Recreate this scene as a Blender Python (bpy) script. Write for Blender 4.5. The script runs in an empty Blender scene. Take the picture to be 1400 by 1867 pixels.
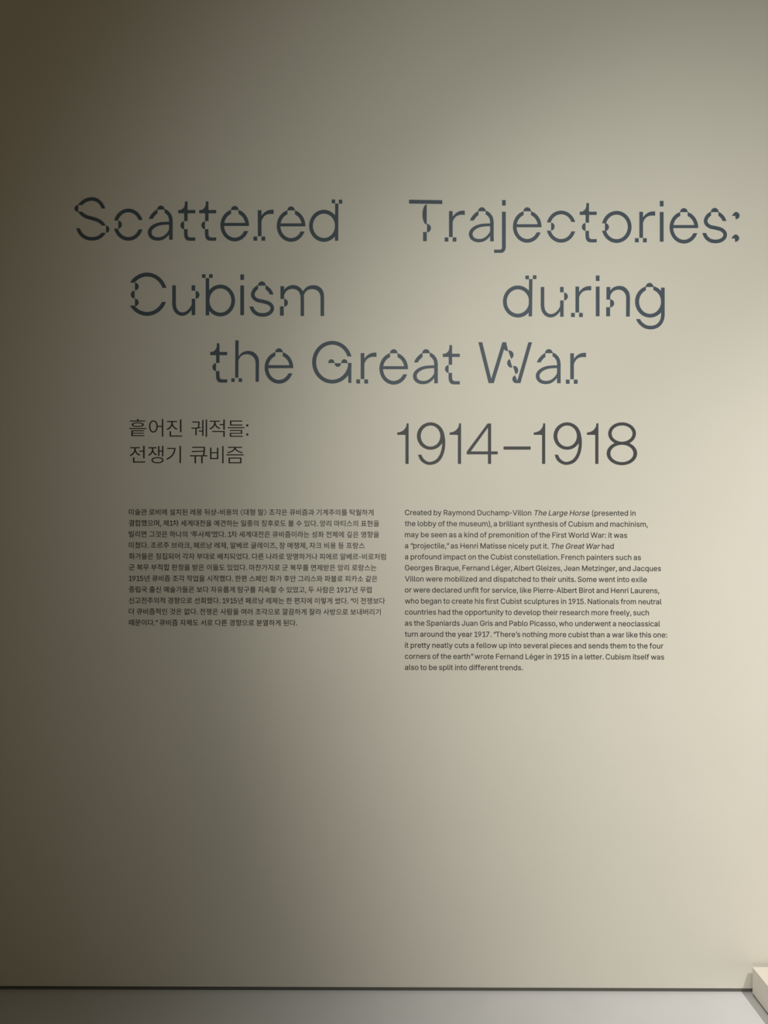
import bpy, bmesh, math
from mathutils import Matrix, Vector
from mathutils.geometry import delaunay_2d_cdt

# ------------------------------------------------------------------ camera
F, CX, CY = 1357.0, 700.0, 933.5          # focal length and centre in pixels of the 1400x1867 frame
D = 2.35                                  # camera to wall
ROLL = 0.0033
H = (1806.6 - CY) * D / F                 # camera height above the floor
scene = bpy.context.scene
col = scene.collection
ca, sa = math.cos(ROLL), math.sin(ROLL)
cam_d = bpy.data.cameras.new('camera')
cam = bpy.data.objects.new('camera', cam_d)
col.objects.link(cam)
cam_d.sensor_fit = 'HORIZONTAL'
cam_d.sensor_width = 36.0
cam_d.lens = 36.0 * F / 1400.0
cam_d.clip_start = 0.05
cam.matrix_world = Matrix(((ca, -sa, 0, 0), (0, 0, -1, -D), (sa, ca, 0, H), (0, 0, 0, 1)))
scene.camera = cam

# ------------------------------------------------------------------ exposure, world, lights
scene.view_settings.view_transform = 'Standard'
scene.view_settings.look = 'None'
scene.view_settings.exposure = 0.0
scene.view_settings.gamma = 1.0
scene.view_settings.use_curve_mapping = False
world = bpy.data.worlds.new('world')
scene.world = world
world.use_nodes = True
bg = world.node_tree.nodes['Background']
bg.inputs[0].default_value = (1.0, 0.78, 0.42, 1)
bg.inputs[1].default_value = 0.0715


def spot(name, loc, target, power, angle, blend, radius, colour):
    l = bpy.data.lights.new(name, 'SPOT')
    l.energy, l.spot_size, l.spot_blend, l.shadow_soft_size, l.color = power, math.radians(angle), blend, radius, colour
    o = bpy.data.objects.new(name, l)
    col.objects.link(o)
    o.location = loc
    o.rotation_euler = (Vector(target) - Vector(loc)).to_track_quat('-Z', 'Y').to_euler()
    return o


spot('key_spot', (2.407, -2.018, 4.121), (2.692, 0.0, -1.50), 568, 79.07, 1.0, 0.02, (1.0, 0.945, 0.85))
spot('wash_spot', (0.371, -2.523, 2.50), (1.134, 0.0, 1.766), 94, 111.0, 1.0, 0.05, (0.925, 0.96, 0.872))
spot('front_spot', (-0.497, -3.004, 2.33), (1.403, 0.0, 1.244), 185, 66.4, 1.0, 0.05, (1.0, 0.945, 0.83))

# ------------------------------------------------------------------ helpers
def wall_point(px, py, y=0.0):
    """the point of the plane y = const that pixel (px, py) of the photo shows"""
    k = (D + y) / F
    u, v = (px - CX) * k, (CY - py) * k
    return Vector((u * ca - v * sa, y, u * sa + v * ca + H))


def link(name, me, mat, parent=None, loc=None):
    o = bpy.data.objects.new(name, me)
    col.objects.link(o)
    if mat:
        me.materials.clear()
        me.materials.append(mat)
    if parent:
        o.parent = parent
    if loc is not None:
        o.location = loc
    return o


def tag(o, label=None, cat=None, group=None, kind=None):
    for k, v in (('label', label), ('category', cat), ('group', group), ('kind', kind)):
        if v:
            o[k] = v
    return o


def thing(name, loc, label, cat, group=None):
    o = bpy.data.objects.new(name, None)
    o.empty_display_size = 0.05
    col.objects.link(o)
    o.location = loc
    return tag(o, label, cat, group)


def box(bm, x0, x1, y0, y1, z0, z1):
    v = [bm.verts.new((x, y, z)) for z in (z0, z1) for y in (y0, y1) for x in (x0, x1)]
    for f in ((0, 2, 3, 1), (4, 5, 7, 6), (0, 1, 5, 4), (2, 6, 7, 3), (0, 4, 6, 2), (1, 3, 7, 5)):
        bm.faces.new([v[i] for i in f])


def bm_mesh(name, bm):
    bmesh.ops.recalc_face_normals(bm, faces=bm.faces)
    me = bpy.data.meshes.new(name)
    bm.to_mesh(me)
    bm.free()
    return me


# ------------------------------------------------------------------ materials
def material(name, colour, rough=0.6, vary=0.0, scale=6.0, bump=0.0, bump_scale=200.0, spec=0.5):
    m = bpy.data.materials.new(name)
    m.use_nodes = True
    nt = m.node_tree
    b = nt.nodes['Principled BSDF']
    b.inputs['Roughness'].default_value = rough
    b.inputs['Specular IOR Level'].default_value = spec
    tc = nt.nodes.new('ShaderNodeTexCoord')
    n = nt.nodes.new('ShaderNodeTexNoise')
    n.inputs['Scale'].default_value = scale
    n.inputs['Detail'].default_value = 4
    nt.links.new(tc.outputs['Object'], n.inputs['Vector'])
    r = nt.nodes.new('ShaderNodeValToRGB')
    r.color_ramp.elements[0].position = 0.3
    r.color_ramp.elements[1].position = 0.7
    r.color_ramp.elements[0].color = (*[c * (1 - vary) for c in colour], 1)
    r.color_ramp.elements[1].color = (*[min(1, c * (1 + vary)) for c in colour], 1)
    nt.links.new(n.outputs['Fac'], r.inputs['Fac'])
    nt.links.new(r.outputs['Color'], b.inputs['Base Color'])
    if bump:
        n2 = nt.nodes.new('ShaderNodeTexNoise')
        n2.inputs['Scale'].default_value = bump_scale
        n2.inputs['Detail'].default_value = 3
        nt.links.new(tc.outputs['Object'], n2.inputs['Vector'])
        bp = nt.nodes.new('ShaderNodeBump')
        bp.inputs['Strength'].default_value = bump
        bp.inputs['Distance'].default_value = 0.001
        nt.links.new(n2.outputs['Fac'], bp.inputs['Height'])
        nt.links.new(bp.outputs['Normal'], b.inputs['Normal'])
    return m


M_WALL = material('warm_white_wall_paint', (0.74, 0.72, 0.665), 0.9, 0.012, 3.0, 0.05, 260.0, 0.15)
M_FLOOR = material('pale_grey_floor', (0.635, 0.645, 0.68), 0.45, 0.02, 8.0, 0.04, 120.0, 0.3)
M_GAP = material('dark_recess_strip', (0.115, 0.115, 0.105), 0.7, 0.05, 20.0)
M_PLINTH = material('white_plinth_paint', (0.78, 0.74, 0.69), 0.7, 0.01, 5.0, 0.03, 200.0, 0.3)
M_PBASE = material('dark_plinth_base', (0.06, 0.06, 0.055), 0.8, 0.03, 20.0)
M_TITLE = material('slate_blue_vinyl', (0.067, 0.096, 0.133), 0.6, 0.03, 40.0)
M_DATE = material('charcoal_vinyl', (0.054, 0.058, 0.070), 0.6, 0.03, 40.0)
M_TEXT = material('black_vinyl', (0.022, 0.021, 0.020), 0.6, 0.03, 60.0)

# ------------------------------------------------------------------ the setting
ZB = wall_point(700, 1799.9).z            # lower edge of the wall, above the recess
RX0, RX1, RY, RZ = -3.6, 3.9, -5.0, 4.0
bm = bmesh.new()
box(bm, RX0, RX1, 0.0, 0.14, ZB, RZ)
tag(link('wall_back', bm_mesh('wall_back', bm), M_WALL), 'broad warm white gallery wall carrying all the lettering', 'wall', kind='structure')
bm = bmesh.new()
box(bm, RX0, RX1, 0.002, 0.13, 0.0, ZB)
tag(link('baseboard_back', bm_mesh('baseboard_back', bm), M_GAP), 'thin dark recessed strip between the wall and the floor', 'baseboard', kind='structure')
bm = bmesh.new()
box(bm, RX0, RX1, RY, 0.14, -0.12, 0.0)
tag(link('floor', bm_mesh('floor', bm), M_FLOOR), 'smooth pale grey floor at the foot of the wall', 'floor', kind='structure')

# ------------------------------------------------------------------ the low white plinth at the right
G = 0.0135                                # it stands this far off the wall
pl = wall_point(1371.4, 1762.8, -G)
PX0, PZ1 = pl.x, pl.z
PW, PD = 0.85, 0.95
plinth = thing('plinth', (PX0 + PW / 2, -G - PD / 2, 0), 'low white display plinth standing on the floor just off the wall', 'plinth')


def local_box(x0, x1, y0, y1, z0, z1, bev=0.0):
    bm = bmesh.new()
    box(bm, x0, x1, y0, y1, z0, z1)
    if bev:
        bmesh.ops.bevel(bm, geom=list(bm.edges), offset=bev, segments=2, affect='EDGES', profile=0.5)
    return bm


link('body', bm_mesh('plinth_body', local_box(-PW / 2, PW / 2, -PD / 2, PD / 2, 0.005, PZ1, 0.0012)), M_PLINTH, plinth)
tag(link('base', bm_mesh('plinth_base', local_box(-PW / 2 + 0.0015, PW / 2 - 0.0015, -PD / 2 + 0.0015, PD / 2 - 0.0015, 0.0, 0.0052)), M_PBASE, plinth),
    'dark recessed base under the white plinth')

# ------------------------------------------------------------------ cut letters: strokes as strips of small convex faces
THICK = 0.0005


def clip(poly, a, b, c):
    """keep the side a*x + b*y + c >= 0"""
    out = []
    for i in range(len(poly)):
        p, q = poly[i], poly[(i + 1) % len(poly)]
        dp, dq = a * p[0] + b * p[1] + c, a * q[0] + b * q[1] + c
        if dp >= 0:
            out.append(p)
        if (dp >= 0) != (dq >= 0):
            t = dp / (dp - dq)
            out.append((p[0] + (q[0] - p[0]) * t, p[1] + (q[1] - p[1]) * t))
    return out if len(out) > 2 else None


def keep(polys, x0=None, x1=None, y0=None, y1=None):
    res = []
    for p in polys:
        for v, h in ((x0, (1, 0, -1)), (x1, (-1, 0, 1)), (y0, (0, 1, -1)), (y1, (0, -1, 1))):
            if v is not None and p:
                p = clip(p, h[0], h[1], h[2] * v)
        if p:
            res.append(p)
    return res


def cut(polys, x0, x1, y0, y1):
    return (keep(polys, x1=x0) + keep(polys, x0=x1) +
            keep(polys, x0=x0, x1=x1, y1=y0) + keep(polys, x0=x0, x1=x1, y0=y1))


def bar(x0, y0, x1, y1):
    return [[(x0, y0), (x1, y0), (x1, y1), (x0, y1)]]


def quad(*pts):
    return [list(pts)]


def ring(cx, cy, rxo, ryo, rxi, ryi, n=72):
    pt = lambda rx, ry, k: (cx + rx * math.cos(2 * math.pi * k / n), cy + ry * math.sin(2 * math.pi * k / n))
    return [[pt(rxo, ryo, k), pt(rxo, ryo, k + 1), pt(rxi, ryi, k + 1), pt(rxi, ryi, k)] for k in range(n)]


def spline(pts, n=7):
    """Catmull-Rom through the points (any number of components)"""
    P = [tuple(2 * a - b for a, b in zip(pts[0], pts[1]))] + list(pts) + [tuple(2 * a - b for a, b in zip(pts[-1], pts[-2]))]
    out = []
    for i in range(1, len(P) - 2):
        for k in range(n):
            t = k / n
            out.append(tuple(0.5 * (2 * b + (c - a) * t + (2 * a - 5 * b + 4 * c - d) * t * t + (3 * b - a - 3 * c + d) * t ** 3)
                             for a, b, c, d in zip(P[i - 1], P[i], P[i + 1], P[i + 2])))
    out.append(tuple(pts[-1]))
    return out


def strip(A, B, n=7):
    a, b = spline(A, n), spline(B, n)
    return [[a[i], a[i + 1], b[i + 1], b[i]] for i in range(len(a) - 1)]


def stroke(pts, w=66):
    """centre line of (x, y) or (x, y, width)"""
    s = spline([p if len(p) == 3 else (p[0], p[1], w) for p in pts])
    L, R = [], []
    for i, (x, y, ww) in enumerate(s):
        x0, y0 = s[max(i - 1, 0)][:2]
        x1, y1 = s[min(i + 1, len(s) - 1)][:2]
        dx, dy = x1 - x0, y1 - y0
        l = math.hypot(dx, dy) or 1
        nx, ny = -dy / l * ww / 2, dx / l * ww / 2
        L.append((x + nx, y + ny))
        R.append((x - nx, y - ny))
    return [[L[i], L[i + 1], R[i + 1], R[i]] for i in range(len(L) - 1)]


def half(p, q, depth, n=20):
    """half disc on the chord p-q, bulging to the right-hand side of p->q as drawn (y down)"""
    mx, my = (p[0] + q[0]) / 2, (p[1] + q[1]) / 2
    hx, hy = (q[0] - p[0]) / 2, (q[1] - p[1]) / 2
    l = math.hypot(hx, hy)
    nx, ny = -hy / l * depth, hx / l * depth
    pts = [(mx - hx * math.cos(math.pi * k / n) + nx * math.sin(math.pi * k / n),
            my - hy * math.cos(math.pi * k / n) + ny * math.sin(math.pi * k / n)) for k in range(n + 1)]
    return [pts]


def disc_right(x, y0, y1, xr):
    return half((x, y1), (x, y0), xr - x)


def disc_left(x, y0, y1, xl):
    return half((x, y0), (x, y1), x - xl)


def disc_up(y, x0, x1, yt):
    return half((x1, y), (x0, y), y - yt)


def disc_down(y, x0, x1, yb):
    return half((x0, y), (x1, y), yb - y)


# each glyph: list of strokes (polygons in tenths of a pixel) and accents (name, polygons), in the frame ORG
GL = {}
def S_():
    top = keep(keep(stroke([(130, 290), (160, 238), (205, 190), (275, 147), (367, 127), (460, 146), (528, 198), (568, 258), (590, 320)], 64), y1=302), y0=0)
    top = cut(top, -999, 300, 240, 999)
    mid = keep(stroke([(135, 325), (165, 368), (215, 418), (300, 460), (400, 487), (490, 520), (555, 565), (600, 620)], 64), y0=360, y1=612)
    bot = keep(stroke([(112, 610), (128, 675), (160, 745), (218, 805), (300, 845), (380, 853), (470, 840), (545, 797), (600, 735)], 64), y0=662)
    bot = cut(bot, 400, 999, -999, 742)
    return (130, 350), [top, mid, bot], [('half_disc', disc_left(127, 238, 362, 57)), ('half_disc', disc_right(633, 612, 743, 692))]
def c_():
    r = ring(1040, 596, 268, 292, 202, 226)
    r = cut(cut(r, 0, 1040, 520, 668), 1040, 2000, 511, 682)
    return (130, 350), [r], [('half_disc', disc_right(857, 523, 667, 921))]
def a_():
    arc = stroke([(128, 540), (148, 490), (172, 445), (215, 393), (270, 352), (330, 335), (400, 345), (455, 378), (498, 438), (513, 510), (514, 600), (514, 740), (515, 870)], 66)
    arc = cut(keep(arc, y1=870), 270, 400, 0, 480)
    arc = cut(arc, 0, 300, 490, 700)
    bowl = stroke([(500, 568, 50), (400, 571, 52), (300, 584, 55), (212, 619, 60), (150, 673, 65), (128, 735, 68), (147, 800, 66), (203, 843, 62), (280, 857, 60), (360, 842, 56), (430, 795, 50), (478, 735, 42), (497, 680, 30), (500, 640, 20)])
    return (260, 350), [arc, bowl], [('half_disc', disc_up(322, 262, 402, 248))]
def t_():
    hook = strip([(770, 172), (768, 235), (748, 285), (712, 318), (680, 329)], [(819, 172), (819, 210), (819, 250), (819, 290), (819, 350)], 5)
    up = [hook, bar(757, 300, 820, 530), bar(650, 329, 960, 388)]
    low = strip([(755, 678), (755, 760), (765, 830), (800, 876), (850, 888), (960, 888)], [(819, 678), (819, 745), (822, 790), (840, 818), (870, 829), (960, 829)], 5)
    return (260, 350), up + [low], [('half_disc', disc_left(756, 536, 678, 689))]
def e_():
    r = ring(379, 609, 261, 292, 194, 224)
    r = cut(cut(r, 313, 448, 0, 480), 400, 999, 619, 712)
    return (390, 350), [r, bar(160, 564, 637, 619)], [('half_disc', disc_up(328, 310, 449, 255))]
def r_():
    arm = strip([(845, 470), (880, 415), (930, 366), (1000, 331), (1088, 322)], [(862, 560), (878, 500), (925, 435), (1000, 402), (1088, 402)])
    return (390, 350), [bar(800, 332, 867, 806), arm], [('square_dot', bar(720, 812, 789, 888)), ('square_dot', bar(866, 812, 935, 888))]
def d_():
    r = keep(ring(905, 617, 270, 292, 201, 222), x1=1164)
    return (500, 350), [r, quad((1109, 210), (1169, 210), (1166, 890), (1105, 890))], [('square_dot', bar(1047, 136, 1109, 207)), ('square_dot', bar(1177, 140, 1239, 212))]
def T_():
    return (740, 350), [quad((56, 141), (662, 150), (662, 219), (56, 211)), disc_left(379, 224, 594, 301), bar(312, 730, 379, 897)], [('half_disc', disc_right(384, 582, 736, 456))]
def j_():
    tail = strip([(720, 700), (720, 800), (712, 850), (685, 890), (640, 909), (507, 909)], [(650, 700), (650, 790), (648, 825), (638, 842), (618, 851), (507, 851)], 5)
    return (850, 370), [bar(650, 160, 720, 702), tail], [('dot', bar(652, -53, 719, 48))]
def o_():
    r = cut(ring(741, 637, 272, 292, 203, 223), 0, 741, 572, 705)
    return (1050, 350), [r], [('half_disc', disc_right(528, 566, 713, 601))]
def i_():
    return (350, 490), [bar(880, 304, 949, 846)], [('dot', bar(881, 102, 948, 203))]
def s_():
    m = stroke([(1076, 580), (1056, 528), (1035, 478), (1000, 435), (945, 396), (880, 380), (815, 393), (752, 438), (714, 518), (733, 585), (800, 634), (900, 656), (1000, 686), (1058, 738), (1067, 800), (1030, 858), (960, 893), (880, 901), (800, 885), (735, 838), (700, 780), (680, 720)], 67)
    m = cut(cut(cut(m, 812, 946, 0, 500), 960, 1200, 529, 600), 0, 750, 700, 748)
    return (1215, 350), [m], [('half_disc', disc_up(367, 808, 951, 290))]
def semi_():
    def one(x, y):
        A = [(1196, 432), (1215, 400), (1268, 361), (1318, 390), (1334, 432), (1316, 474), (1268, 500)]
        B = [(1196, 436), (1222, 436), (1238, 434), (1250, 438), (1256, 448), (1258, 470), (1262, 498)]
        return [[(px + x, py + y) for px, py in q] for q in strip(A, B, 5)]
    return (1215, 350), [one(0, 0), one(-9, 412)], []
def C_():
    r = cut(cut(ring(381, 464, 368, 394, 299, 323, 96), -500, 381, 253, 671), 381, 2000, 349, 604)
    return (230, 490), [r], [('half_disc', disc_right(160, 254, 394, 228)), ('half_disc', disc_left(153, 400, 541, 84)), ('half_disc', disc_right(160, 545, 682, 228))]
def u_():
    b = stroke([(872, 600, 66), (874, 660, 66), (892, 735, 66), (940, 798, 65), (1012, 826, 63), (1085, 812, 58), (1145, 768, 50), (1190, 705, 40), (1208, 650, 26)])
    return (230, 490), [bar(840, 302, 905, 610), b, bar(1194, 547, 1258, 845)], [('square_dot', bar(1192, 301, 1258, 399)), ('half_disc', disc_right(1267, 403, 546, 1336))]
def b_():
    r = keep(ring(517, 579, 268, 290, 199, 221), x0=254)
    return (350, 490), [r, bar(250, 170, 313, 850)], [('square_dot', bar(182, 99, 246, 166)), ('square_dot', bar(312, 99, 376, 166))]
def m_():
    a1 = strip([(560, 410), (618, 342), (680, 308), (745, 298), (812, 309), (868, 342), (912, 392), (935, 445), (942, 540)], [(580, 480), (612, 418), (665, 379), (735, 366), (798, 380), (846, 418), (870, 470), (878, 510), (880, 560)])
    a2 = strip([(920, 410), (975, 346), (1040, 311), (1112, 300), (1190, 312), (1255, 355), (1290, 412), (1305, 465), (1308, 540)], [(942, 480), (968, 425), (1022, 383), (1095, 370), (1165, 386), (1211, 425), (1231, 462), (1241, 505), (1243, 560)])
    return (460, 490), [bar(512, 318, 579, 551), bar(503, 685, 572, 855), a1, a2, bar(880, 530, 942, 861), bar(1243, 515, 1308, 862)], [('half_disc', disc_right(581, 547, 690, 649))]
def d2_():
    r = keep(ring(341, 597, 273, 292, 203, 222), x1=601)
    return (910, 490), [r, quad((544, 188), (607, 188), (600, 868), (536, 868))], [('square_dot', bar(478, 124, 543, 191)), ('square_dot', bar(614, 119, 679, 188))]
def n_():
    a1 = strip([(262, 212), (318, 150), (380, 121), (445, 112), (522, 127), (582, 175), (615, 225), (631, 285), (635, 345)], [(272, 305), (292, 255), (335, 208), (390, 185), (440, 182), (500, 202), (541, 246), (560, 290), (566, 345)])
    return (1085, 510), [bar(205, 132, 275, 363), bar(200, 500, 272, 667), a1, quad((565, 305), (635, 330), (630, 672), (563, 672))], [('half_disc', disc_right(272, 357, 504, 346))]
def g_():
    r = cut(keep(ring(1000, 400, 274, 290, 200, 222), x1=1264), 924, 1060, 0, 300)
    tail = stroke([(1234, 600), (1233, 660), (1213, 745), (1160, 820), (1085, 861), (1000, 872), (915, 855), (843, 805), (797, 750), (770, 690)], 66)
    return (1085, 510), [r, bar(1201, 143, 1267, 610), cut(tail, 0, 850, 600, 716)], [('half_disc', disc_up(133, 921, 1061, 57))]
def h_():
    a1 = strip([(585, 412), (648, 341), (710, 308), (780, 298), (860, 314), (925, 365), (957, 420), (970, 475), (972, 540)], [(596, 475), (622, 418), (672, 374), (732, 359), (792, 363), (850, 392), (886, 433), (904, 478), (910, 540)])
    return (375, 610), [quad((539, 105), (601, 105), (594, 787), (537, 787)), a1, quad((910, 505), (972, 520), (968, 860), (908, 860))], [('square_dot', bar(466, 797, 528, 863)), ('square_dot', bar(599, 797, 662, 863))]
def G_():
    r = ring(456, 504, 366, 389, 293, 320, 96)
    r = keep(cut(r, 520, 2000, 398, 516), x1=808)
    r = cut(r, 770, 999, 600, 1000)
    return (560, 610), [r, quad((742, 516), (806, 516), (805, 881), (750, 881))], [('half_disc', disc_up(518, 382, 499, 449)), ('half_disc', disc_down(522, 499, 617, 589)), ('half_disc', disc_up(519, 619, 737, 449))]
def W_():
    d1 = quad((70, 139), (142, 139), (326, 885), (256, 885))
    d2 = quad((508, 139), (577, 139), (352, 885), (281, 885))
    cap = [[(540, 139), (577, 139), (613, 298), (588, 299), (556, 286), (534, 262)]]
    d4 = quad((981, 140), (1049, 140), (838, 885), (768, 885))
    foot = [[(740, 740), (748, 760), (784, 850), (800, 885), (752, 885), (724, 876), (702, 855), (690, 825), (690, 795), (706, 763)]]
    return (865, 610), [d1, d2, cap, d4, foot], [('half_disc', half((666, 441), (613, 292), 72)), ('half_disc', half((646, 446), (689, 600), 72)), ('half_disc', half((749, 723), (700, 574), 72))]
def one_():
    f = strip([(262, 118), (256, 165), (238, 205), (203, 245), (150, 274), (90, 286)], [(299, 118), (299, 200), (299, 262), (285, 328), (200, 328), (90, 328)], 5)
    return (715, 760), [f, bar(241, 255, 299, 858)], []
def nine_():
    r = ring(698, 350, 248, 250, 178, 192)
    t = strip([(880, 175), (925, 245), (952, 330), (967, 450), (956, 600), (908, 740), (820, 838), (692, 876), (590, 852), (510, 785), (462, 670)],
              [(840, 215), (868, 270), (888, 350), (911, 450), (900, 580), (864, 692), (795, 782), (695, 821), (620, 803), (564, 752), (523, 670)])
    return (715, 760), [r, cut(t, 0, 600, 0, 690)], []
def four_():
    return (840, 760), [bar(495, 121, 553, 858), bar(108, 630, 673, 684), quad((488, 121), (550, 121), (180, 632), (108, 634))], []
def dash_():
    return (840, 760), [bar(779, 540, 1273, 598)], []
def eight_():
    return (1050, 760), [ring(840, 305, 253, 205, 190, 148, 90), ring(837, 667, 278, 214, 210, 158, 90)], []


def area_of(p):
    return abs(sum(p[i][0] * p[i - 1][1] - p[i - 1][0] * p[i][1] for i in range(len(p)))) / 2


def touch(p, q, tol=2.0):
    """do two convex faces overlap or meet"""
    for a, b in ((p, q), (q, p)):
        for i in range(len(a)):
            ex, ey = a[i][0] - a[i - 1][0], a[i][1] - a[i - 1][1]
            l = math.hypot(ex, ey)
            if l < 1e-6:
                continue
            nx, ny = -ey / l, ex / l
            A = [x * nx + y * ny for x, y in a]
            B = [x * nx + y * ny for x, y in b]
            if max(A) < min(B) - tol or max(B) < min(A) - tol:
                return False
    return True


def pieces(strokes):
    """sort the faces of a letter into its separate pieces, the largest first; strokes stay apart inside a piece"""
    F_ = [(k, p) for k, polys in enumerate(strokes) for p in polys if area_of(p) > 0.5]
    bb = [(min(x for x, y in p) - 2, max(x for x, y in p) + 2, min(y for x, y in p) - 2, max(y for x, y in p) + 2) for k, p in F_]
    left, out = set(range(len(F_))), []
    while left:
        todo = [left.pop()]
        got = []
        while todo:
            i = todo.pop()
            got.append(i)
            near = [j for j in left if bb[i][0] <= bb[j][1] and bb[j][0] <= bb[i][1] and bb[i][2] <= bb[j][3] and bb[j][2] <= bb[i][3] and touch(F_[i][1], F_[j][1])]
            left.difference_update(near)
            todo += near
        d = {}
        for i in sorted(got):
            d.setdefault(F_[i][0], []).append(F_[i][1])
        out.append(list(d.values()))
    out.sort(key=lambda g: -sum(area_of(p) for polys in g for p in polys))
    return out


def glyph(fn, dx, dy, parent, mat, name='letter'):
    """build one letter at its measured place: (dx, dy) in pixels from where its outline was measured"""
    (gx, gy), strokes, accents = fn()
    base = parent.location
    n = [0]

    def mesh(polys_list):
        bm = bmesh.new()
        for polys in polys_list:
            n[0] += 1
            y = -THICK - 1.5e-5 * n[0]
            fs = []
            cache = {}
            for p in polys:
                vs = []
                for px, py in p:
                    key = (round(px, 2), round(py, 2))
                    if key not in cache:
                        cache[key] = bm.verts.new(wall_point(gx + dx + px / 10, gy + dy + py / 10, y) - base)
                    if not vs or cache[key] is not vs[-1]:
                        vs.append(cache[key])
                if len(vs) > 2 and vs[0] is vs[-1]:
                    vs.pop()
                if len(set(vs)) > 2:
                    try:
                        fs.append(bm.faces.new(vs))
                    except ValueError:
                        pass
            edges = [e for f in fs for e in f.edges]
            for e in set(edges):
                if len(e.link_faces) == 1:               # the cut side of the sheet, down to the wall
                    a, b = e.verts
                    c = bm.verts.new((b.co.x, -base.y - 0.00002, b.co.z))
                    d = bm.verts.new((a.co.x, -base.y - 0.00002, a.co.z))
                    bm.faces.new((a, b, c, d))
        return bm_mesh(name, bm)

    groups = pieces(strokes)
    o = link(name, mesh(groups[0]), mat, parent)
    for g in groups[1:]:
        link('comma_mark' if name == 'colon' else 'stroke', mesh(g), mat, o)
    for an, polys in accents:
        link(an, mesh([polys]), mat, o)
    return o


def word(text, px, py, letters, label, group, cat='lettering', name='title_word', mat=None):
    t = thing(name, wall_point(px, py, 0.0), label, cat, group)
    for fn, dx, dy, *nm in letters:
        glyph(fn, dx, dy, t, mat or M_TITLE, nm[0] if nm else 'letter')
    return t


TG = 'slate blue title words across the top of the wall'
word('Scattered', 137, 439, [(S_, 0, 0), (c_, 0, 0), (a_, 0, 0), (t_, 0, 0), (t_, 38.1, 0), (e_, 0, 0), (r_, 0, 0), (e_, 102.7, 0.8), (d_, 0, 0)],
     'slate blue cut-letter title word "Scattered", first word of the top line', TG)
word('Trajectories', 745, 441, [(T_, 0, 0), (r_, 348.5, 1.6), (a_, 585.3, 3.0), (j_, 0, 0), (e_, 533.2, 2.4), (c_, 788.9, 3.6), (t_, 731.8, 3.0), (o_, 0, 0), (r_, 695.5, 3.0),
                                (i_, 764.8, -134.0), (e_, 818.8, 3.9), (s_, 0, 0), (semi_, 0, 0, 'colon')],
     'slate blue cut-letter title word "Trajectories:", second word of the top line', TG)
word('Cubism', 237, 575, [(C_, 0, 0), (u_, 0, 0), (b_, 0, 0), (i_, 0, 0), (s_, -825.6, 134.0), (m_, 0, 0)],
     'slate blue cut-letter title word "Cubism" below the word Scattered', TG)
word('during', 917, 577, [(d2_, 0, 0), (u_, 671.7, 3.0), (r_, 579.0, 139.2), (i_, 648.1, 2.0), (n_, 0, 0), (g_, 0, 0)],
     'slate blue cut-letter title word "during", above the word War', TG)
word('the', 383, 697, [(t_, 58.2, 258.7), (h_, 0, 0), (e_, 80.6, 259.4)],
     'short slate blue title word "the" beside the word Great', TG)
word('Great', 569, 698, [(G_, 0, 0), (r_, 187.5, 260.5), (e_, 289.8, 261.2), (a_, 483.4, 261.8), (t_, 482.2, 262.0)],
     'slate blue cut-letter title word "Great" between the words the and War', TG)
word('War', 872, 698, [(W_, 0, 0), (a_, 707.3, 261.7), (r_, 569.5, 260.9)],
     'slate blue title word "War" with beaded W, ending the third line', TG)
word('years', 724, 846, [(one_, 0, 0), (nine_, 0, 0), (one_, 95.6, 0), (four_, 0, 0), (dash_, 0, 0, 'dash'), (one_, 249.0, 0), (nine_, 249.0, 0), (one_, 346.0, 0), (eight_, 0, 0)],
     'large charcoal year span "1914–1918" under the word War', None, name='year_span', mat=M_DATE)
for o in bpy.data.objects:
    if o.parent and o.parent.name.startswith('year_span') and o.name.startswith('letter'):
        o.name = 'digit'

# ------------------------------------------------------------------ text set in type
def evaluate(c):
    o = bpy.data.objects.new('type', c)
    col.objects.link(o)
    bpy.context.view_layer.update()
    dg = bpy.context.evaluated_depsgraph_get()
    ev = o.evaluated_get(dg)
    me = ev.to_mesh()
    V = [(v.co.x, v.co.y) for v in me.vertices]
    P = [tuple(e.vertices) for e in me.edges]
    ev.to_mesh_clear()
    bpy.data.objects.remove(o)
    bpy.data.curves.remove(c)
    return V, P


def sheet(name, V, P, fit, base, mat, parent):
    """fit maps (x, y) in ems to a photo pixel; the outline is laid on the wall as a thin sheet"""
    bm = bmesh.new()
    vs = [bm.verts.new(wall_point(*fit(x, y), -0.0003) - base) for x, y in V]
    for p in P:
        try:
            bm.faces.new([vs[i] for i in p])
        except ValueError:
            pass
    bmesh.ops.remove_doubles(bm, verts=bm.verts, dist=1e-6)
    for e in [e for e in bm.edges if len(e.link_faces) == 1]:
        a, b = e.verts
        c = bm.verts.new((b.co.x, -base.y - 0.00002, b.co.z))
        d = bm.verts.new((a.co.x, -base.y - 0.00002, a.co.z))
        bm.faces.new((a, b, c, d))
    for f in bm.faces:
        f.normal_update()
    return link(name, bm_mesh(name, bm), mat, parent)


def lim(V):
    return min(v[0] for v in V), max(v[0] for v in V), min(v[1] for v in V), max(v[1] for v in V)


def embolden(c, d):
    """move a contour outwards by d along its mitres"""
    out, n = [], len(c)
    for i in range(n):
        (x0, y0), (x1, y1), (x2, y2) = c[i - 1], c[i], c[(i + 1) % n]
        ax, ay, bx, by = x1 - x0, y1 - y0, x2 - x1, y2 - y1
        la, lb = math.hypot(ax, ay) or 1, math.hypot(bx, by) or 1
        n1, n2 = (-ay / la, ax / la), (-by / lb, bx / lb)
        k = d / max(0.35, 1 + n1[0] * n2[0] + n1[1] * n2[1])
        out.append((x1 + (n1[0] + n2[0]) * k, y1 + (n1[1] + n2[1]) * k))
    return out


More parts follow.
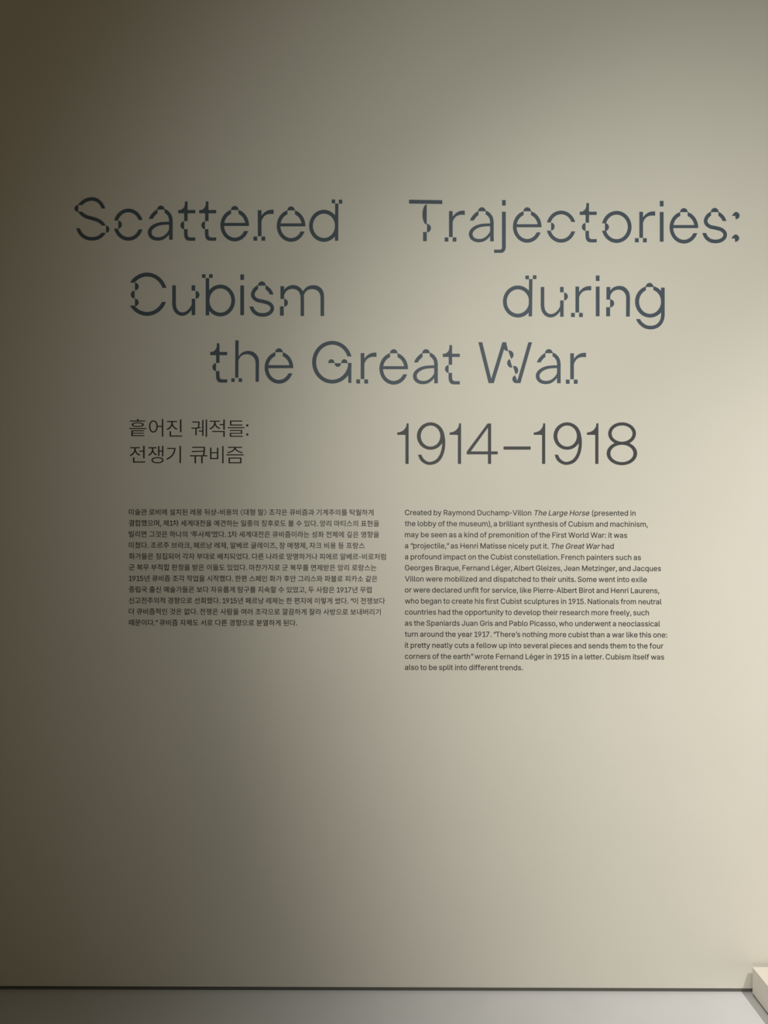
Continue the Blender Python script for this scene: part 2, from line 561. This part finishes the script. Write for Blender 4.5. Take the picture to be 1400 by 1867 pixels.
def contour_mesh(contours, offset):
    """faces of everything the contours wind around"""
    cs = [embolden(c, offset) for c in contours]
    pts, edges = [], []
    for c in cs:
        k = len(pts)
        pts += [Vector(p) for p in c]
        edges += [(k + i, k + (i + 1) % len(c)) for i in range(len(c))]
    V, _, faces = delaunay_2d_cdt(pts, edges, [], 0, 1e-7)[:3]
    keep_f = []
    for f in faces:
        x, y = sum(V[i].x for i in f) / len(f), sum(V[i].y for i in f) / len(f)
        w = 0
        for c in cs:
            for (x0, y0), (x1, y1) in zip(c, c[1:] + c[:1]):
                if (y0 > y) != (y1 > y):
                    side = (x1 - x0) * (y - y0) - (x - x0) * (y1 - y0)
                    if y1 > y0 and side > 0:
                        w += 1
                    elif y1 <= y0 and side < 0:
                        w -= 1
        if w:
            keep_f.append(tuple(f))
    return [(v.x, v.y) for v in V], keep_f


def contours_of(body, rows=1.0, res=3):
    """closed outlines of some text, insides on the right"""
    c = bpy.data.curves.new('type', 'FONT')
    c.body = body
    c.size = 1.0
    c.space_line = rows
    c.resolution_u = res
    c.fill_mode = 'NONE'
    V, E = evaluate(c)
    nxt = dict(E)
    loops = []
    while nxt:
        a = next(iter(nxt))
        loop = []
        while a in nxt:
            if not loop or math.hypot(V[a][0] - loop[-1][0], V[a][1] - loop[-1][1]) > 1e-5:
                loop.append(V[a])
            a = nxt.pop(a)
        if len(loop) > 2:
            loops.append(loop)
    if sum(p[i - 1][0] * p[i][1] - p[i][0] * p[i - 1][1] for p in loops for i in range(len(p))) > 0:
        loops = [p[::-1] for p in loops]
    return loops


def rows_of(chars, res):
    """outlines of each of the characters, set one to a row of a single text"""
    rows = {}
    for p in contours_of('\n'.join(chars), 3.0, res):
        r = round(0.12 - sum(y for x, y in p) / len(p) / 3.0)
        rows.setdefault(chars[r], []).append([(x, y + 3.0 * r) for x, y in p])
    return rows


KG = 'Korean title words above the Korean paragraph'
Z = 1400 / 260.0
KT = [('흩어진', 'black Korean title word "흩어진" beginning the upper Korean line',
       [('흩', 83, 252, 75, 243), ('어', 278, 418, 75, 248), ('진', 450, 602, 80, 248)]),
      ('궤적들:', 'black Korean title word "궤적들:" with a colon, ending the upper Korean line',
       [('궤', 693, 848, 80, 250), ('적', 870, 1022, 80, 250), ('들', 1050, 1215, 90, 250), (':', 1232, 1253, 128, 238)]),
      ('전쟁기', 'black Korean title word "전쟁기" beginning the lower Korean line',
       [('전', 88, 240, 338, 503), ('쟁', 270, 420, 338, 510), ('기', 448, 592, 340, 508)]),
      ('큐비즘', 'black Korean title word "큐비즘" ending the lower Korean line',
       [('큐', 680, 850, 348, 510), ('비', 877, 1010, 342, 510), ('즘', 1037, 1207, 348, 510)])]
TITLE_ROWS = rows_of([q[0] for k in KT for q in k[2] if q[0] != ':'], 9)
for txt, label, syl in KT:
    x0, y1 = 220 + syl[0][1] / Z, 750 + syl[0][4] / Z
    t = thing('korean_title_word', wall_point(x0, y1), label, 'lettering', KG)
    for ch, a, b, c, d in syl:
        if ch == ':':
            V = [(x, y) for q in (0, 89) for x, y in ((0, q), (20, q), (20, q + 21), (0, q + 21))]
            P = [(0, 1, 2, 3), (4, 5, 6, 7)]
        else:
            V, P = contour_mesh(TITLE_ROWS[ch], -0.005)
        lx0, lx1, ly0, ly1 = lim(V)
        fit = lambda x, y: (220 + (a + (x - lx0) / (lx1 - lx0) * (b - a)) / Z, 750 + (c + (ly1 - y) / (ly1 - ly0) * (d - c)) / Z)
        if ch == ':':
            upper = sheet('colon', V[4:], P[:1], fit, t.location, M_TEXT, t)
            sheet('dot', V[:4], P[:1], fit, t.location, M_TEXT, upper)
        else:
            sheet('syllable', V, P, fit, t.location, M_TEXT, t)


# outlines of a plain grotesque, 500 units to the em: character, advance | contours
OUTLINES = """
(137|45,103 46,132 50,162 53,177 57,192 61,206 66,221 76,247 88,270 118,270 106,242 95,214 87,185 81,157 77,129 76,103 77,80 80,57 86,33 94,8 99,-5 105,-19 111,-33 118,-48 88,-48 78,-29 69,-11 62,8 56,27 51,46 47,66 45,84
)137|19,-48 26,-33 32,-18 38,-4 43,9 51,34 57,58 60,81 61,103 60,129 56,157 50,185 41,214 31,242 19,270 48,270 60,247 71,221 76,206 80,192 83,177 86,162 91,132 92,103 91,84 89,65 86,46 81,27 74,8 67,-11 58,-30 48,-48
,94|19,-60 34,36 68,36 42,-60
-227|168,122 168,94 57,94 57,122
.94|48,-2 39,-1 31,4 26,12 25,20 26,29 31,37 39,42 48,43 56,42 64,37 69,29 71,20 69,12 64,4 56,-1
1227|38,0 38,27 195,27 195,0;138,254 138,0 106,0 106,224 105,224 43,179 43,213 99,254
5227|111,-3 89,-1 70,6 54,16 41,30 33,47 30,65 61,65 64,54 69,44 77,36 87,30 98,26 111,25 125,27 138,32 149,41 157,52 162,66 164,81 162,97 157,111 148,122 137,131 124,137 109,138 96,137 84,134 73,129 64,123 34,126 48,254 183,254 183,226 75,226 67,151 68,151 77,157 89,162 101,166 115,167 131,165 147,160 161,153 172,143 182,130 189,116 194,99 195,82 193,58 184,38 171,21 154,8 134,-1
7227|48,0 162,224 162,226 31,226 31,254 195,254 195,224 82,0
9227|113,258 135,255 155,247 171,234 184,217 192,197 194,173 192,155 186,135 175,112 158,84 100,0 65,0 151,124 154,124 149,117 144,111 137,105 128,101 119,98 109,97 87,100 69,107 53,119 41,134 34,154 32,176 34,198 42,218 55,235 71,247 91,255;113,230 99,228 87,223 77,215 69,204 64,191 63,176 64,161 69,148 77,137 87,129 99,123 113,122 127,123 139,129 149,137 157,147 162,160 164,175 162,190 157,204 150,215 139,223 127,228
:94|48,-2 39,-1 31,4 26,12 25,20 26,29 31,37 39,42 48,43 56,42 64,37 69,29 71,20 69,12 64,4 56,-1;48,135 39,137 31,142 26,149 25,158 26,167 31,174 39,179 48,181 56,179 64,174 69,167 71,158 69,149 64,142 56,137
A240|8,0 101,254 138,254 231,0 198,0 144,151 138,167 132,186 125,210 116,239 123,239 114,209 106,185 100,166 95,151 43,0;55,71 55,99 185,99 185,71
B228|30,0 30,254 121,254 145,252 164,245 180,235 190,221 197,205 199,187 198,172 193,160 187,150 178,143 168,137 157,133 157,131 170,129 182,123 192,114 201,102 207,86 209,68 207,50 200,33 189,20 172,9 151,2 123,0;62,29 122,29 148,31 165,40 175,53 178,68 176,81 171,92 163,102 153,109 140,114 124,115 62,115;62,143 119,143 132,144 144,148 154,155 162,163 166,174 168,186 165,202 156,214 141,223 120,226 62,226
C255|134,-3 118,-2 103,1 88,6 75,12 63,21 52,32 43,44 35,58 28,73 24,90 21,108 20,127 21,146 24,165 28,181 35,197 43,210 52,223 63,233 75,242 88,249 103,254 118,257 134,258 152,256 170,252 186,245 201,236 214,224 224,209 232,193 236,174 204,174 200,186 195,197 187,206 179,214 169,220 158,224 146,227 134,228 111,225 92,216 75,202 62,182 54,157 52,127 54,97 63,72 75,53 92,38 112,29 134,26 146,27 158,30 169,34 179,40 187,48 195,57 200,68 204,80 236,80 232,62 224,45 214,31 201,19 187,9 170,2 153,-2
D251|109,0 48,0 48,29 107,29 136,31 159,40 177,55 189,75 197,99 200,128 197,156 190,180 177,200 160,214 138,223 110,226 47,226 47,254 113,254 131,253 147,251 162,246 176,239 200,221 217,196 223,181 227,164 230,147 231,128 230,109 227,91 223,74 217,59 209,46 199,34 188,24 175,15 161,9 145,4 128,1;62,254 62,0 30,0 30,254
F205|30,0 30,254 185,254 185,226 62,226 62,139 173,139 173,111 62,111 62,0
G260|134,-3 118,-2 102,1 88,6 75,13 63,21 52,32 42,44 35,58 28,73 24,90 21,108 20,127 21,146 24,165 28,181 35,197 42,210 52,223 62,233 74,242 88,249 102,254 117,257 132,258 152,256 170,252 187,245 202,235 214,222 225,208 232,192 237,174 204,174 199,186 194,197 186,206 178,213 168,220 158,224 146,227 133,228 111,225 92,216 75,202 62,182 54,157 52,127 54,97 63,72 75,53 92,38 112,29 134,26 155,29 172,36 187,47 198,62 205,80 207,101 217,100 141,100 141,128 239,128 239,100 236,71 225,45 209,25 188,9 163,0
H258|30,0 30,254 62,254 62,144 196,144 196,254 228,254 228,0 196,0 196,116 62,116 62,0
J198|93,-3 62,2 38,16 28,27 22,40 18,56 17,73 17,86 49,86 49,73 52,52 61,37 75,28 93,25 110,28 124,37 133,52 136,73 136,254 168,254 168,73 167,56 163,40 156,27 147,16 123,2
L196|30,0 30,254 62,254 62,29 181,29 181,0
M314|30,0 30,254 76,254 139,94 141,87 144,79 147,71 150,61 153,52 156,42 158,33 161,24 154,24 156,32 159,41 162,51 165,61 168,70 171,79 174,87 176,94 238,254 284,254 284,0 252,0 252,145 252,154 252,163 252,174 253,184 253,207 253,218 253,229 256,229 253,217 249,205 245,193 241,181 237,171 234,161 231,152 228,145 171,0 143,0 85,145 83,152 80,160 76,170 72,181 69,192 65,204 60,216 56,229 59,229 60,219 60,208 60,197 60,186 61,164 61,154 61,145 61,0
N262|30,0 30,254 68,254 172,91 176,84 181,75 187,65 194,53 200,41 207,27 202,27 201,41 200,54 200,67 200,79 199,89 199,97 199,254 232,254 232,0 193,0 101,145 95,155 89,165 82,177 74,191 65,207 54,226 60,227 60,209 61,192 62,177 62,164 62,153 62,145 62,0
P222|30,0 30,254 118,254 144,252 166,244 183,231 195,215 202,195 204,174 202,152 195,133 183,116 166,104 144,96 118,93 55,93 55,121 116,121 134,123 149,128 159,136 167,147 171,160 172,174 171,188 167,201 159,211 148,219 134,224 116,226 62,226 62,0
R224|30,0 30,254 118,254 145,252 167,244 183,232 195,217 202,198 205,176 202,154 195,136 183,120 166,109 145,101 118,99 48,99 48,128 117,128 135,129 149,133 160,141 167,150 171,162 173,176 171,190 167,202 159,212 149,220 134,224 116,226 62,226 62,0;177,0 115,115 151,115 214,0
S223|112,-4 86,-2 64,5 46,15 32,30 23,48 19,68 52,68 55,55 62,44 71,35 83,29 97,26 112,25 128,26 143,30 155,37 165,46 171,57 173,70 171,81 166,89 158,96 148,102 136,107 122,111 92,120 64,130 43,145 30,163 26,186 29,206 37,224 51,238 69,249 90,256 114,258 137,256 158,249 175,238 189,224 197,208 200,189 169,189 163,206 151,219 134,227 112,229 97,228 84,224 73,218 64,209 59,199 58,188 60,176 65,167 74,160 85,154 96,150 106,147 132,140 144,136 156,132 168,126 179,119 189,110 197,99 202,85 204,69 201,50 193,32 180,17 162,5 139,-2
T224|16,226 16,254 208,254 208,226 128,226 128,0 96,0 96,226
V240|102,0 8,254 42,254 96,103 101,88 108,69 115,45 124,15 117,15 126,45 133,69 140,88 145,103 197,254 231,254 139,0
W343|78,0 8,254 41,254 82,98 85,85 88,73 91,60 93,47 96,33 98,20 95,20 97,33 100,47 103,60 106,73 109,85 112,98 153,254 190,254 231,98 234,85 237,73 240,60 243,47 246,33 249,20 244,20 247,33 249,47 252,60 255,73 258,85 261,98 302,254 335,254 265,0 228,0 184,161 180,178 176,196 172,215 168,237 175,237 171,216 167,197 164,179 159,161 115,0
a195|80,-4 63,-3 47,2 34,11 24,22 17,37 15,54 17,69 22,80 29,90 39,97 50,102 63,105 76,108 89,110 105,112 117,113 126,115 133,117 136,121 138,127 138,128 137,139 133,148 128,156 120,161 110,164 98,165 85,164 75,161 66,156 59,150 54,144 50,137 20,146 29,161 39,173 52,182 66,188 82,191 97,192 108,192 119,190 131,186 143,180 153,172 161,160 167,145 168,126 168,0 138,0 138,26 136,26 132,19 126,12 118,6 108,1 95,-3;85,23 101,24 114,29 124,37 132,47 136,57 138,69 138,95 135,93 130,91 123,89 116,88 108,87 100,86 93,85 88,84 77,82 67,79 58,75 52,70 47,62 46,52 47,43 51,36 57,30 65,26 74,24
b212|115,-4 99,-3 86,2 76,8 69,16 63,23 59,29 56,29 56,0 26,0 26,254 57,254 57,160 59,160 63,166 69,173 76,180 86,186 98,191 115,192 137,189 156,180 173,166 185,146 193,122 195,94 193,66 185,42 173,23 157,8 137,-1;110,23 126,26 140,33 150,44 158,58 163,75 164,95 163,114 158,131 150,145 140,156 126,163 110,165 94,163 81,156 70,145 62,131 58,114 56,95 58,75 63,58 70,43 81,32 94,26
c198|104,-4 79,-1 58,8 41,23 28,43 20,66 17,94 20,122 28,146 41,165 58,180 79,189 104,192 117,191 130,189 142,184 153,178 162,170 170,161 176,150 181,138 151,131 149,138 145,145 141,150 135,155 128,159 121,162 113,164 104,165 86,162 73,155 62,144 54,129 50,112 48,94 50,75 54,59 62,44 73,33 86,26 104,23 113,24 121,26 129,29 135,33 141,38 146,44 149,51 152,59 181,51 177,39 171,28 163,19 153,11 142,4 130,0 117,-3
d212|98,-4 75,-1 56,8 40,23 27,42 20,66 17,94 20,122 27,146 40,166 56,180 75,189 98,192 114,191 126,186 136,180 144,173 149,166 153,160 155,160 155,254 186,254 186,0 156,0 156,29 153,29 149,23 143,16 136,8 126,2 114,-3;102,23 118,26 132,32 142,43 150,58 154,75 156,95 154,114 150,131 142,145 132,156 118,163 102,165 86,163 72,156 62,145 54,131 50,114 48,95 50,75 54,58 62,44 73,33 86,26
e202|106,-4 80,-1 58,8 41,23 28,42 20,66 17,93 20,121 28,145 40,165 58,180 78,189 103,192 118,191 133,187 147,180 160,170 170,157 179,141 184,121 186,97 186,85 37,85 37,110 169,110 155,101 153,119 149,134 141,147 131,157 118,163 103,165 87,163 73,157 62,147 54,135 50,121 48,105 48,89 50,69 55,53 64,40 76,31 90,25 106,23 117,24 127,26 135,31 143,36 149,44 153,53 182,45 177,32 168,20 156,10 141,2 125,-3
f127|114,190 114,164 3,164 3,190;40,0 40,216 42,231 48,243 57,252 68,259 80,264 94,265 103,265 111,263 117,262 121,260 114,234 111,235 107,236 103,237 97,237 85,235 77,230 72,221 71,209 71,0
g213|103,-75 84,-74 67,-70 53,-63 41,-55 32,-45 25,-35 51,-20 55,-26 61,-33 68,-39 77,-44 89,-48 103,-49 124,-46 141,-38 152,-23 156,-3 156,34 153,34 149,28 143,21 136,14 126,8 114,4 97,2 76,5 56,13 40,27 28,45 20,68 17,96 20,123 27,147 40,166 56,180 76,189 98,192 114,191 127,186 137,180 144,173 150,166 154,159 157,159 157,190 186,190 186,-4 183,-27 175,-45 162,-59 145,-68 125,-73;102,30 118,32 132,38 142,47 150,61 155,77 156,96 155,115 150,132 142,146 132,156 119,163 102,165 86,163 73,156 62,145 54,131 50,115 48,96 50,78 54,61 62,48 73,38 86,32
h205|57,113 57,0 26,0 26,254 57,254 57,144 51,144 62,166 76,181 94,189 114,192 132,190 148,184 161,174 170,160 177,142 179,120 179,0 148,0 148,118 145,137 136,152 123,161 105,165 92,163 80,159 71,151 63,141 58,129
i83|26,0 26,190 57,190 57,0;42,221 34,223 27,227 22,234 21,242 22,249 27,256 34,260 42,262 50,260 57,256 62,249 63,242 62,234 57,227 50,223
j83|26,190 57,190 57,-15 55,-31 51,-45 43,-56 32,-65 19,-70 2,-71 -5,-71 -5,-43 1,-43 12,-42 20,-36 25,-27 26,-15;42,221 34,223 27,227 22,234 20,242 22,249 27,256 34,260 42,262 50,260 57,256 61,249 63,242 61,234 57,227 50,223
k190|55,68 55,106 60,106 142,190 180,190 92,100 89,100;26,0 26,254 57,254 57,0;147,0 74,93 96,114 186,0
l95|70,-1 50,2 37,10 29,24 26,42 26,254 57,254 57,49 58,38 60,31 65,27 73,26 77,26 80,26 83,27 85,27 90,1 86,0 81,0 75,-1
m305|26,0 26,190 56,190 56,148 54,148 59,162 66,173 75,182 86,188 98,192 110,193 129,190 144,180 154,166 160,147 156,147 161,160 169,172 178,181 190,187 204,192 218,193 234,191 249,186 261,177 270,164 276,148 278,128 278,0 248,0 248,127 245,145 236,156 224,163 209,165 197,164 187,160 179,153 173,145 169,135 168,124 168,0 137,0 137,130 134,144 126,156 115,163 100,165 89,164 79,160 70,154 63,145 58,133 57,119 57,0
n205|57,113 57,0 26,0 26,190 56,190 56,144 51,144 62,166 76,181 94,189 114,192 132,190 147,184 160,174 170,160 176,142 179,120 179,0 148,0 148,118 145,137 136,152 123,161 105,165 92,163 80,159 71,151 63,141 58,129
o208|104,-4 79,-1 58,8 41,23 28,43 20,66 17,94 20,122 28,146 41,165 58,180 79,189 104,192 128,189 149,180 167,165 180,146 188,122 191,94 188,66 180,43 167,23 149,8 128,-1;104,23 121,26 135,33 146,44 154,59 158,75 160,94 158,112 154,129 146,144 135,155 121,162 104,165 86,162 73,155 62,144 54,129 50,112 48,94 50,75 54,59 62,44 73,33 86,26
p212|26,-71 26,190 56,190 56,160 59,160 63,166 69,173 76,180 86,186 98,191 115,192 137,189 156,180 173,166 185,146 193,122 195,94 193,66 185,42 173,23 157,8 137,-1 115,-4 99,-3 86,2 76,8 69,16 63,23 59,29 57,29 57,-71;110,23 126,26 140,33 150,44 158,58 163,75 164,95 163,114 158,131 150,145 140,156 126,163 110,165 94,163 81,156 70,145 62,131 58,114 56,95 58,75 63,58 70,43 81,32 94,26
q212|186,-71 155,-71 155,29 153,29 149,23 143,16 136,8 126,2 114,-3 98,-4 75,-1 56,8 40,23 27,42 20,66 17,94 20,122 27,146 40,166 56,180 75,189 98,192 114,191 126,186 136,180 144,173 149,166 153,160 156,160 156,190 186,190;102,23 118,26 132,32 142,43 150,58 154,75 156,95 154,114 150,131 142,145 132,156 118,163 102,165 86,163 72,156 62,145 54,131 50,114 48,95 50,75 54,58 62,44 73,33 86,26
r130|26,0 26,190 56,190 56,160 58,160 65,173 76,184 90,190 107,192 110,192 115,192 122,192 122,161 119,162 115,162 109,163 103,163 91,161 80,157 70,151 63,142 58,131 57,118 57,0
s182|91,-4 72,-3 56,2 42,9 31,19 23,32 18,47 47,53 53,40 62,30 75,25 91,23 108,25 122,31 131,40 134,51 132,60 127,68 118,74 106,78 75,85 52,93 36,104 27,119 23,137 26,152 33,166 43,177 58,185 74,190 94,192 112,191 127,186 140,179 149,170 157,158 162,145 134,139 129,149 121,158 110,164 94,166 78,164 65,158 57,150 54,139 56,129 62,122 72,116 86,111 115,105 137,97 153,86 162,71 166,53 163,37 156,24 145,12 130,3 112,-2
t114|102,190 102,164 3,164 3,190;32,236 63,236 63,49 64,38 68,31 75,26 85,25 88,25 93,26 97,26 101,27 107,1 102,0 96,-1 90,-2 84,-2 62,1 46,11 36,26 32,46
u205|91,-3 73,-1 57,5 44,15 35,29 28,47 26,69 26,190 57,190 57,72 60,52 68,37 82,28 100,25 113,27 125,31 134,38 142,48 146,61 148,76 148,190 179,190 179,0 149,0 149,46 154,46 143,23 129,8 111,0
v195|81,0 9,190 42,190 83,78 88,60 93,43 98,27 103,10 92,10 97,27 101,43 106,60 112,78 152,190 186,190 113,0
w284|69,0 11,190 44,190 67,107 72,89 77,68 82,46 88,21 82,21 88,45 93,67 98,88 103,107 126,190 158,190 181,107 186,88 191,68 196,45 201,21 196,21 201,45 206,68 212,88 217,107 240,190 272,190 215,0 184,0 159,86 156,99 152,112 149,126 145,140 142,154 138,169 145,169 142,155 138,140 135,126 131,112 128,99 124,86 99,0
x189|10,0 86,109 86,86 14,190 50,190 74,153 82,139 90,127 97,115 104,103 88,103 95,115 101,127 108,139 117,153 141,190 176,190 104,84 104,107 179,0 143,0 115,43 107,56 100,68 93,80 86,91 102,91 95,80 89,68 82,56 74,43 46,0
y195|24,-69 31,-43 36,-44 44,-45 52,-44 59,-42 65,-37 71,-29 75,-18 81,-1 9,190 42,190 83,78 88,60 93,43 98,27 103,10 92,10 97,27 101,43 106,60 112,78 153,190 186,190 102,-29 96,-43 88,-54 80,-62 70,-68 58,-71 46,-73 39,-72 32,-72 27,-70
z190|21,0 21,23 127,160 127,161 24,161 24,190 166,190 166,165 63,30 63,28 169,28 169,0
é202|106,-4 80,-1 58,8 41,23 28,42 20,66 17,93 20,121 28,145 40,165 58,180 78,189 103,192 118,191 133,187 147,180 160,170 170,157 179,141 184,121 186,97 186,85 37,85 37,110 169,110 155,101 153,119 149,134 141,147 131,157 118,163 103,165 87,163 73,157 62,147 54,135 50,121 48,105 48,89 50,69 55,53 64,40 76,31 90,25 106,23 117,24 127,26 135,31 143,36 149,44 153,53 182,45 177,32 168,20 156,10 141,2 125,-3;88,214 112,265 146,265 114,214
‘88|26,159 52,254 75,254 60,159
’88|26,159 41,254 75,254 49,159
“150|26,159 52,254 75,254 60,159;87,159 114,254 137,254 122,159
”150|26,159 41,254 75,254 49,159;87,159 102,254 137,254 111,159
 94|
"""
LATIN = {}
for row in OUTLINES.strip('\n').split('\n'):
    head, _, body = row[1:].partition('|')
    LATIN[row[0]] = (int(head) / 500, [[tuple(int(v) / 500 for v in q.split(',')) for q in c.split(' ')] for c in body.split(';') if c])


TYPE = {}


def batch(chars, bold):
    """the outlines of all of these characters in one go"""
    for ch, cs in rows_of(chars, 3).items():
        adv = HANGUL
        if ch in '〈〉':                                   # set tight
            l = min(x for c in cs for x, y in c) - 0.06
            cs = [[(x - l, y) for x, y in c] for c in cs]
            adv = max(x for c in cs for x, y in c) + 0.06
        TYPE[ch] = (*contour_mesh(cs, bold), adv)


def char(ch, bold):
    """vertices, faces and advance of one character, in ems"""
    if ch not in TYPE:
        if ch in LATIN:
            adv, cs = LATIN[ch]
            if ch == '-':                                # a short hyphen, set tight
                cs, adv = [[(x * 0.75 - 0.04, y) for x, y in c] for c in cs], adv * 0.64
            elif ch == '1':
                cs, adv = [[(x - 0.03, y) for x, y in c] for c in cs], adv * 0.72
            elif ch in ' .,”’“)':
                adv *= 0.78
            V, P = contour_mesh(cs, bold) if cs else ([], [])
        TYPE[ch] = (V, P, adv)
    return TYPE[ch]


def text_line(segments, left, right, base_y, em, slope, bold, parent, base, mat, space=None, latin=1.0):
    """segments: (text, italic); the line is set with its first edge at left and its last at right"""
    V, P, x = [], [], 0.0
    for s, it in segments:
        for ch in s:
            v, p, adv = char(ch, bold)
            k, z = len(V), (latin if ch in LATIN else 1.0)
            V += [((vx + (0.2 * vy if it else 0.0)) * z + x, vy * z) for vx, vy in v]
            P += [tuple(i + k for i in q) for q in p]
            x += space if ch == ' ' and space else adv * z
        x += 0.035 if it else 0.0
    x0, x1 = lim(V)[:2]
    sx = (right - left) / (x1 - x0)
    fit = lambda vx, vy: (left + (vx - x0) * sx, base_y + slope * (vx - x0) * sx - vy * em)
    sheet('text_line', V, P, fit, base, mat, parent)
    return sx


EN = [([('Created by Raymond Duchamp-Villon ', 0), ('The Large Horse', 1), (' (presented in', 0)], 1158.6),
      ('the lobby of the museum), a brilliant synthesis of Cubism and machinism,', 1181.1),
      ('may be seen as a kind of premonition of the First World War: it was', 1143.4),
      ([('a “projectile,” as Henri Matisse nicely put it. ', 0), ('The Great War', 1), (' had', 0)], 1118.9),
      ('a profound impact on the Cubist constellation. French painters such as', 1168.5),
      ('Georges Braque, Fernand Léger, Albert Gleizes, Jean Metzinger, and Jacques', 1205.0),
      ('Villon were mobilized and dispatched to their units. Some went into exile', 1179.3),
      ('or were declared unfit for service, like Pierre-Albert Birot and Henri Laurens,', 1201.9),
      ('who began to create his first Cubist sculptures in 1915. Nationals from neutral', 1206.2),
      ('countries had the opportunity to develop their research more freely, such', 1183.0),
      ('as the Spaniards Juan Gris and Pablo Picasso, who underwent a neoclassical', 1203.4),
      ('turn around the year 1917. “There’s nothing more cubist than a war like this one:', 1216.2),
      ('it pretty neatly cuts a fellow up into several pieces and sends them to the four', 1209.3),
      ('corners of the earth” wrote Fernand Léger in 1915 in a letter. Cubism itself was', 1210.8),
      ('also to be split into different trends.', 953.4)]
ep = thing('text_paragraph', wall_point(738, 1222), 'long dark English paragraph of fifteen text lines below the year span', 'wall text', 'body text paragraphs')
for i, (s, right) in enumerate(EN):
    seg = s if isinstance(s, list) else [(s, 0)]
    text_line(seg, 738.0, right, 939.0 + 20.16 * i, 18.6, 0.003, 0.008, ep, ep.location, M_TEXT)

KO = [('미술관 로비에 설치된 레몽 뒤샹-비용의 〈대형 말〉 조각은 큐비즘과 기계주의를 탁월하게', 681.0),
      ('결합했으며, 제1차 세계대전을 예견하는 일종의 징후로도 볼 수 있다. 앙리 마티스의 표현을', 691.2),
      ('빌리면 그것은 하나의 ‘투사체’였다. 1차 세계대전은 큐비즘이라는 성좌 전체에 깊은 영향을', 691.2),
      ('미쳤다. 조르주 브라크, 페르낭 레제, 알베르 글레이즈, 장 메챙제, 자크 비용 등 프랑스', 664.8),
      ('화가들은 징집되어 각자 부대로 배치되었다. 다른 나라로 망명하거나 피에르 알베르-비로처럼', 703.3),
      ('군 복무 부적합 판정을 받은 이들도 있었다. 마찬가지로 군 복무를 면제받은 앙리 로랑스는', 686.2),
      ('1915년 큐비즘 조각 작업을 시작했다. 한편 스페인 화가 후안 그리스와 파블로 피카소 같은', 688.0),
      ('중립국 출신 예술가들은 보다 자유롭게 탐구를 지속할 수 있었고, 두 사람은 1917년 무렵', 677.3),
      ('신고전주의적 경향으로 선회했다. 1915년 페르낭 레제는 한 편지에 이렇게 썼다. “이 전쟁보다', 702.0),
      ('더 큐비즘적인 것은 없다. 전쟁은 사람을 여러 조각으로 깔끔하게 잘라 사방으로 보내버리기', 694.0),
      ('때문이다.” 큐비즘 자체도 서로 다른 경향으로 분열하게 된다.', 541.7)]
HANGUL = 0.92
batch(sorted({c for q, _ in KO for c in q if '가' <= c <= '힣' or c in '〈〉'}), 0.010)
kp = thing('text_paragraph', wall_point(234, 1142), 'dark Korean paragraph of eleven text lines below the Korean title words', 'wall text', 'body text paragraphs')
for i, (s, right) in enumerate(KO):
    text_line([(s, 0)], 234.9, right, 938.2 + 20.16 * i, 12.6, 0.002, 0.010, kp, kp.location, M_TEXT, 0.25, 1.45)
